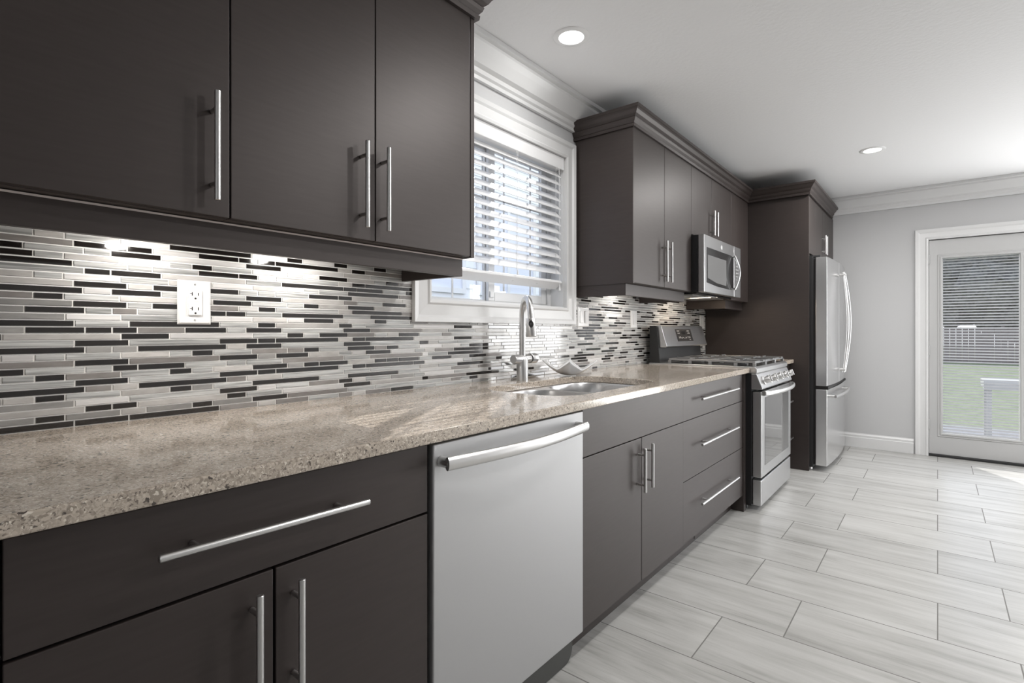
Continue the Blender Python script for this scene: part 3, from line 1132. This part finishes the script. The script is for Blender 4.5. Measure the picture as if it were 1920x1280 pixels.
plate('wall_outlet', 'white two-socket wall outlet on the tiles under the left wall cabinets', .5215, .6060, 1.117, 1.2385, 'outlet', 'outlet')
plate('light_switch', 'white double light switch on the tiles touching the right side of the window casing', 2.5335, 2.658, 1.122, 1.238, 'double', 'switch')
plate('light_switch', 'white single light switch on the tiles left of the gas range', 3.194, 3.287, 1.117, 1.238, 'single', 'switch')
plate('light_switch', 'white switch plate on the tiles behind the right end of the range', 4.50, 4.612, 1.117, 1.236, 'single', 'switch')

# ------------------------------------------------------------------ lights of the room
def downlight(x, y, label, e=18):
    root = thing('recessed_light', label, 'ceiling light', (x, y, CEIL), 'recessed ceiling lights')
    MB().lathe((x, y, CEIL), [(.052, -.0005), (.054, -.005), (.074, -.004), (.078, -.0005)], n=40).build('trim_ring', M['plate'], root)
    MB().lathe((x, y, CEIL - .0022), [(.0001, 0), (.051, 0), (.052, .0015)], n=40).build('lens', M['lamp'], root)
    l = lamp('lamp_light', 'AREA', (x, y, CEIL - .012), e, (1, .985, .965), (.11,), (0, 0, -1), shape='DISK')
    return root


downlight(.375, 1.90, 'round recessed ceiling light nearest the window, just above the sink', 3.0)
downlight(1.241, 4.414, 'round recessed ceiling light farther back, toward the refrigerator and the door')
for x, y in ((1.45, 1.95), (2.6, 1.95), (2.6, 4.41)):  # unseen: first placed from its reflection in the doors, other two added as fill
    downlight(x, y, 'unseen round recessed ceiling light outside the photo')


def puck(y, label, e, col=(1, .95, .89), z=UZ0):
    root = thing('puck_light', label, 'cabinet light', (.17, y, z), 'puck lights under the wall cabinets')
    MB().lathe((.17, y, z + .0015), [(.0001, 0), (.034, 0), (.034, -.011), (.029, -.013), (.0285, -.011)], n=28).build('housing', M['nickel'], root)
    MB().lathe((.17, y, z - .0105), [(.0001, 0), (.028, 0)], n=28).build('lens', M['puck'], root)
    lamp('lamp_light', 'AREA', (.17, y, z - .016), e, col, (.05,), (-.35, 0, -1), shape='DISK')


puck(.43, 'small round cabinet light under the single-door cabinet at the left', 1.3)
puck(.82, 'small round cabinet light under the two-door cabinet left of the window', 1.3)
puck(2.93, 'small round cabinet light under the tall cabinet right of the window', 1.2)

# ------------------------------------------------------------------ dishwasher
dw = thing('dishwasher', 'stainless steel dishwasher with a bowed bar handle under the counter', 'dishwasher', (.35, 1.16, 0))
MB().box(.05, .645, .830, 1.492, .10, .838).build('body', M['gap'], dw)
fp = MB().box(.646, .682, .829, 1.4935, .103, .834).build('door', M['steel_dw'], dw, bevel=.004, seg=3)
hp = []
for i in range(21):
    t = i / 20
    hp.append((.715 + .030 * math.sin(math.pi * t), .842 + (1.462 - .842) * t, .792))
hm = MB().tube(hp, (.0160, .0085), 24, flat=(0, 0, 1))
hm.tube([(.683, .853, .792), (.716, .853, .792)], (.013, .012), 16, flat=(0, 0, 1))
hm.tube([(.683, 1.452, .792), (.716, 1.452, .792)], (.013, .012), 16, flat=(0, 0, 1))
hm.build('handle', M['nickel'], fp)
kk = MB()
cr = [(.836, .101), (.836, .001), (1.440, .001)] + [(1.440 + .045 * math.sin(a * math.pi / 16), .046 - .045 * math.cos(a * math.pi / 16)) for a in range(1, 9)] + [(1.485, .101)]
kk.prism(cr, 'x', .55, .645)
kk.build('kick_plate', M['rubber'], dw, bevel=.001)

# ------------------------------------------------------------------ gas range
rg = thing('gas_range', 'stainless steel gas range with black sides between the drawer cabinet and the refrigerator panel', 'stove', (.4, 3.815, 0))
ry0, ry1 = 3.402, 4.228
bd = MB()
bd.box(.04, .712, ry0 + .002, ry1 - .002, .03, .838)
bd.box(.04, .708, ry0 + .002, ry1 - .002, .838, .868)
bd.build('body', M['black'], rg, bevel=.003)
for yy in (ry0 + .05, ry1 - .05):
    for xx in (.10, .66):
        MB().lathe((xx, yy, .001), [(.0001, 0), (.018, 0), (.016, .01), (.012, .029), (.0001, .029)], n=16).build('leg', M['blackm'], rg)
od = MB().box(.7125, .766, ry0 + .010, ry1 - .008, .205, .728).build('oven_door', M['steel'], rg, bevel=.006, seg=3)
MB().box(.7655, .7675, ry0 + .085, ry1 - .085, .272, .690).build('window', M['glassd'], od, bevel=.0008)
for i in range(6):
    y = ry0 + .10 + i * .108
    MB().box(.722, .756, y, y + .07, .7275, .7288).build('vent_slot', M['gap'], od)
hp = []
for i in range(25):
    t = i / 24
    k = math.sin(math.pi * t) ** .6
    hp.append((.782 + .050 * k, ry0 + .03 + (ry1 - ry0 - .06) * t, .720))
hm = MB().tube(hp, (.0145, .007), 18, flat=(0, 0, 1))
hm.box(.7655, .784, ry0 + .022, ry0 + .046, .706, .734)
hm.box(.7655, .784, ry1 - .046, ry1 - .022, .706, .734)
hm.build('handle', M['nickel'], od)
MB().box(.7125, .764, ry0 + .010, ry1 - .008, .035, .190).build('drawer', M['steel'], rg, bevel=.006, seg=3)
cp = MB().prism([(.7085, .742), (.768, .742), (.773, .750), (.740, .834), (.736, .838), (.7085, .838)], 'y', ry0 + .002, ry1 - .002)
cpo = cp.build('control_panel', M['steel'], rg, bevel=.003)
nv = Vector((.93, 0, .37)).normalized()
for k in range(5):
    y = ry0 + .10 + k * .156
    c0 = Vector((.7565, y, .792))
    kn = MB().lathe(c0, [(.0001, 0), (.029, 0), (.029, .006), (.022, .010), (.0215, .038), (.018, .042), (.0001, .042)], nv, 28)
    ko = kn.build('knob', M['nickel'], cpo)
    MB().obox(c0 + nv * .044, (.010, .010, .040), Vector((0, 0, 1)).rotation_difference(Vector((-nv.z, 0, nv.x))).to_matrix()).build('grip', M['nickel'], ko, bevel=.002)
ck = MB()
ck.prism([(.045, .868), (.736, .8385), (.742, .846), (.742, .868), (.730, .880), (.045, .880)], 'y', ry0 - .001, ry1 + .001)
cko = ck.build('cooktop', M['steel'], rg, bevel=.002)
MB().box(.15, .722, ry0 + .035, ry1 - .035, .8785, .8805).build('burner_pan', M['black'], cko)
gr_w = (ry1 - ry0 - .07) / 3
for k in range(3):
    g0 = ry0 + .035 + k * gr_w + .004
    g1 = g0 + gr_w - .008
    gm = MB()
    z0, z1 = .900, .913
    b = .0055
    gx0_, gx1_ = .170, .722
    gm.box(gx0_, gx1_, g0, g0 + 2 * b, z0, z1)
    gm.box(gx0_, gx1_, g1 - 2 * b, g1, z0, z1)
    for x in (gx0_, (gx0_ + gx1_) / 2 - b, gx1_ - 2 * b):
        gm.box(x, x + 2 * b, g0 + 2 * b, g1 - 2 * b, z0, z1)
    for xc in (.315, .605):
        yc = (g0 + g1) / 2
        for a in range(4):
            ang = a * math.pi / 2 + math.pi / 4 * 0
            dx, dy = math.cos(ang), math.sin(ang)
            R_ = .135 if a % 2 == 0 else (g1 - g0) / 2 - .004
            p0 = Vector((xc + dx * .035, yc + dy * .035, z1 + .002))
            p1 = Vector((xc + dx * R_, yc + dy * R_, z1 - .001))
            gm.obox((p0 + p1) / 2, ((p1 - p0).length, .008, .010), Matrix.Rotation(ang, 3, 'Z'))
    for x in (gx0_ + b, .315, (gx0_ + gx1_) / 2, .605, gx1_ - b):
        for y in (g0 + b, g1 - b):
            gm.box(x - .010, x + .010, y - b, y + b, .8800, z0)
    gm.build('grate', M['iron'], cko, bevel=.0015)
    for xc in (.315, .605):
        bm_ = MB().lathe((xc, (g0 + g1) / 2, .8806), [(.0001, 0), (.045, 0), (.045, .006), (.034, .008), (.034, .013), (.0001, .014)], n=28)
        bm_.build('burner', M['blackm'], cko)
bk = MB()
bk.prism([(.045, .870), (.122, .870), (.112, .986), (.100, 1.126), (.090, 1.134), (.045, 1.134)], 'y', ry0 + .008, ry1 - .008)
bg_ = bk.build('backguard', M['blackm'], rg, bevel=.003)
sp_ = MB().prism([(.100, .986), (.158, .986), (.163, .994), (.122, 1.134), (.112, 1.138), (.085, 1.138)], 'y', ry0 + .026, ry1 + .002)
spo = sp_.build('fascia', M['steel'], bg_, bevel=.0025)


def on_fascia(y, z, w, h, d0=.0006, th=.0012):
    """box lying on the slanted fascia"""
    p0, p1 = Vector((.163, 0, .994)), Vector((.122, 0, 1.134))
    t = (z - p0.z) / (p1.z - p0.z)
    up = (p1 - p0).normalized()
    nrm = Vector((up.z, 0, -up.x))
    c = p0.lerp(p1, t)
    c.y = y
    return c + nrm * (d0 + th / 2), (w, h, th), Matrix((Vector((0, 1, 0)), up, nrm)).transposed()


pc = 3.80
pb = MB().obox(*on_fascia(pc, 1.068, .30, .092)).build('display_panel', M['panel'], spo, bevel=.0005)
for i, (yy, zz, w_, h_) in enumerate([(-.105, 1.098, .045, .005), (.085, 1.098, .045, .005), (-.115, 1.082, .012, .008), (-.09, 1.082, .012, .006),
                                      (.075, 1.082, .010, .008), (.10, 1.082, .010, .010), (-.11, 1.052, .006, .014), (-.085, 1.052, .008, .014),
                                      (-.062, 1.048, .010, .010), (-.035, 1.050, .010, .004), (-.01, 1.046, .006, .006), (.02, 1.050, .010, .010),
                                      (.055, 1.052, .006, .014), (.08, 1.052, .006, .014), (.10, 1.052, .006, .014), (.09, 1.034, .03, .003)]):
    MB().obox(*on_fascia(pc + yy, zz, w_, h_, .0018, .0004)).build('panel_marking', M['mark'], pb)
MB().obox(*on_fascia(pc - .01, 1.086, .075, .026, .0018, .0004)).build('clock_window', M['black'], pb)

# ------------------------------------------------------------------ over-the-range microwave
mw = thing('microwave', 'stainless steel over-the-range microwave with a bowed handle, mounted under the short wall cabinet', 'microwave', (.2, 3.75, 1.34))
my0, my1, mz0, mz1 = 3.356, 4.150, 1.348, 1.718
mb = MB()
mb.box(.009, .399, my0, my1, mz0, mz1)
mb.box(.05, .38, my0 + .03, my1 - .03, mz0 - .008, mz0)
mb.build('body', M['black'], mw, bevel=.002)
for k in range(2):
    gf = MB()
    gf.box(.09, .33, my0 + .10 + k * .36, my0 + .10 + k * .36 + .28, mz0 - .0105, mz0 - .0082)
    gf.build('grease_filter', M['nickel'], mw)
MB().box(.345, .37, my0 + .30, my0 + .48, mz0 - .010, mz0 - .0082).build('lamp_lens', M['plate'], mw)
md_ = MB().box(.4005, .440, my0, 3.985, mz0, mz1).build('door', M['steel'], mw, bevel=.005, seg=3)
MB().box(.4005, .440, 3.988, my1, mz0, mz1).build('control_panel', M['steel'], mw, bevel=.003)
wd = MB()
gp = [(my0 + .045, 1.412), (3.60, 1.398), (3.91, 1.392), (3.96, 1.405), (3.96, 1.625), (3.93, 1.640), (my0 + .045, 1.640)]
wd.prism(gp, 'x', .4395, .4412)
wdo = wd.build('window_frame', M['panel'], md_)
gp = [(my0 + .062, 1.442), (3.60, 1.420), (3.80, 1.414), (3.80, 1.592), (my0 + .062, 1.592)]
MB().prism(gp, 'x', .4412, .4420).build('window', M['micro_glass'], wdo)
hp = []
for i in range(21):
    t = i / 20
    hp.append((.456 + .030 * math.sin(math.pi * t), 3.955 + .012 * math.sin(math.pi * t), 1.398 + .245 * t))
hm = MB().tube(hp, (.014, .007), 18, flat=(0, 1, 0))
hm.tube([(.440, 3.955, 1.404), (.460, 3.955, 1.404)], .009, 14)
hm.tube([(.440, 3.955, 1.637), (.460, 3.955, 1.637)], .009, 14)
hm.build('handle', M['chrome'], md_)
MB().lathe((.4402, 3.70, 1.672), [(.0001, 0), (.015, 0), (.015, .0012), (.0001, .0016)], (1, 0, 0), 28).build('badge', M['plate'], md_)
kp = MB()
for r_ in range(8):
    for c_ in range(2):
        kp.box(.4401, .4406, 4.03 + c_ * .035, 4.05 + c_ * .035, 1.42 + r_ * .025, 1.43 + r_ * .025)
kp.build('keypad', M['mark'], mw)
lamp('lamp_light', 'AREA', (.28, 3.75, mz0 - .02), 1.6, (1, .82, .62), (.25, .08), (-.1, .3, -1))

# ------------------------------------------------------------------ refrigerator
rf = thing('refrigerator', 'stainless steel french-door refrigerator with bottom freezer, beside the far wall', 'refrigerator', (.45, 5.2, 0))
fy0, fy1 = 4.690, 5.690
MB().box(.06, .832, fy0 + .004, fy1 - .004, .025, 1.685).build('body', M['blackm'], rf, bevel=.003)
for yy in (fy0 + .06, fy1 - .06):
    for xx in (.12, .80):
        MB().lathe((xx, yy, .001), [(.0001, 0), (.02, 0), (.018, .012), (.012, .024), (.0001, .024)], n=16).build('foot', M['nickel'], rf)


def bowed(y0, y1, z0, z1, name, parent, xb=.848, xf=.927, bow=.018):
    mb = MB()
    nseg = 14
    yc, hw = (fy0 + fy1) / 2, (fy1 - fy0) / 2
    pf = []
    for i in range(nseg + 1):
        y = y0 + (y1 - y0) * i / nseg
        pf.append((xf + bow * (1 - ((y - yc) / hw) ** 2), y))
    poly = [(xb, y1), (xb, y0)] + pf
    k = len(poly)
    mb.add([(x, y, z0) for x, y in poly] + [(x, y, z1) for x, y in poly], [(i, (i + 1) % k, k + (i + 1) % k, k + i) for i in range(k)])
    mb.add([(x, y, z0) for x, y in poly], [tuple(reversed(range(k)))])
    mb.add([(x, y, z1) for x, y in poly], [tuple(range(k))])
    return mb.build(name, M['steel_fine'], parent, bevel=.005, seg=3)


ysp = (fy0 + fy1) / 2
dl = bowed(fy0, ysp - .003, .668, 1.678, 'door', rf)
drr = bowed(ysp + .003, fy1, .668, 1.678, 'door', rf)
fz = bowed(fy0, fy1, .045, .642, 'freezer_drawer', rf)
MB().box(.833, .846, fy0 + .01, fy1 - .01, .05, 1.67).build('gasket', M['gap'], rf)
MB().box(.80, .88, fy0 + .012, fy0 + .06, 1.679, 1.695).build('hinge_cover', M['blackm'], rf, bevel=.003)
MB().box(.848, .935, fy0 + .004, fy1 - .004, .645, .665).build('gasket', M['gap'], rf)
for par, sgn in ((dl, -1), (drr, 1)):
    hp = []
    for i in range(25):
        t = i / 24
        k = math.sin(math.pi * t)
        hp.append((.982 + .036 * k, ysp + sgn * (.030 + .045 * k), .755 + .835 * t))
    hm = MB().tube(hp, (.013, .009), 16, flat=(0, 1, 0))
    for z in (.775, 1.570):
        hm.tube([(.955, ysp + sgn * .037, z), (.994, ysp + sgn * .037, z)], .012, 14)
    hm.build('handle', M['nickel'], par)
hp = []
for i in range(21):
    t = i / 20
    hp.append((.975 + .02 * math.sin(math.pi * t), fy0 + .07 + .80 * t, .585))
hm = MB().tube(hp, (.013, .009), 16, flat=(0, 0, 1))
for y in (fy0 + .085, fy0 + .855):
    hm.tube([(.930, y, .585), (.978, y, .585)], .012, 14)
hm.build('handle', M['nickel'], fz)

# ------------------------------------------------------------------ outdoors
o = MB().box(-30, 30, 6.06, 60, -.35, -.25).build('lawn', M['grass'])
o['kind'] = 'structure'
o = MB().box(-30, -.16, -12, 6.06, -.35, -.25).build('driveway', M['patio'])
o['kind'] = 'structure'
o = MB().box(.6, 4.2, 6.06, 9.2, -.249, -.17).build('patio', M['patio'], bevel=.01)
tag(o, 'pale concrete patio slab outside the garden door', 'patio')
fe = thing('fence', 'weathered board fence at the far end of the lawn behind the door', 'fence', (2, 29, -.25))
f_ = MB()
for i in range(130):
    x = -12 + i * .2
    f_.box(x, x + .19, 29, 29.02, -.249, 1.25 + .01 * math.sin(i * 7.3))
f_.build('boards', M['fence'], fe)
for i in range(11):
    MB().box(-12 + i * 2.6, -11.9 + i * 2.6, 29.021, 29.12, -.249, 1.3).build('post', M['fence'], fe)


def tree(x, y, h, r, label, seed):
    rd = random.Random(seed)
    root = thing('tree', label, 'tree', (x, y, -.25), 'trees beyond the fence')
    MB().tube([(x, y, -.25), (x + .1, y, h * .3), (x + .05, y + .1, h * .7)], [.2, .15, .06], 10).build('trunk', M['bark'], root)
    bm = bmesh.new()
    for k in range(7):
        a = k * 2.4
        c = Vector((x + r * .5 * math.cos(a), y + r * .5 * math.sin(a), h * (.45 + .08 * k)))
        bmesh.ops.create_icosphere(bm, subdivisions=3, radius=r * (.75 - .05 * k), matrix=Matrix.Translation(c))
    for v in bm.verts:
        v.co += Vector((rd.uniform(-1, 1), rd.uniform(-1, 1), rd.uniform(-1, 1))) * .16
    mb = MB()
    bm.verts.index_update()
    mb.add([v.co.copy() for v in bm.verts], [tuple(v.index for v in f.verts) for f in bm.faces])
    bm.free()
    mb.build('crown', M['leaf'], root)


for i, (x, y, h, r, lab) in enumerate([(-6.5, 33, 5.2, 2.1, 'bushy tree beyond the fence, far left of the garden'),
                                       (-.6, 36, 5.0, 1.8, 'lower bushy tree beyond the fence, left of the door glass'),
                                       (3.2, 31.5, 4.8, 1.9, 'dark bushy tree beyond the fence, centred behind the door glass'),
                                       (8.6, 35.5, 5.4, 2.1, 'bushy tree beyond the fence, right side of the door glass'),
                                       (14.5, 33, 5.0, 2.2, 'bushy tree beyond the fence, far right of the garden')]):
    tree(x, y, h, r, lab, i)

tb = thing('patio_table', 'pale table on the patio seen through the lower part of the door glass', 'table', (2.35, 8.3, -.17))
MB().box(2.0, 2.9, 8.0, 8.6, .44, .53).build('tabletop', M['door_paint'], tb, bevel=.006)
for a, b in ((2.05, 8.05), (2.85, 8.05), (2.05, 8.55), (2.85, 8.55)):
    MB().box(a - .02, a + .02, b - .02, b + .02, -.1695, .44).build('leg', M['door_paint'], tb)

nh = thing('neighbour_house', 'pale neighbouring house wall seen through the kitchen window', 'house', (-3.6, 3, -.25))
hw = MB()
for i in range(36):
    z = -.249 + i * .15
    hw.prism([(-4.2, z), (-3.585, z), (-3.6, z + .15), (-4.2, z + .15)], 'y', -4.0, 11.0)
hw.build('wall', M['siding'], nh)
for y in (.6, 3.9, 5.55, 7.3):
    wf = MB()
    for a0, a1, b0, b1 in ((y, y + .07, 1.62, 3.0), (y + 1.33, y + 1.4, 1.62, 3.0), (y + .07, y + 1.33, 1.62, 1.69), (y + .07, y + 1.33, 2.93, 3.0), (y + .67, y + .73, 1.69, 2.93)):
        wf.box(-3.584, -3.55, a0, a1, b0, b1)
    wo = wf.build('window', M['plate'], nh)
    MB().box(-3.583, -3.57, y + .07, y + 1.33, 1.69, 2.93).build('pane', M['bluew'], wo)
MB().prism([(-4.3, 5.16), (-3.2, 5.10), (-3.2, 5.2), (-6, 6.4)], 'y', -4.3, 11.3).build('roof', M['roofm'], nh)
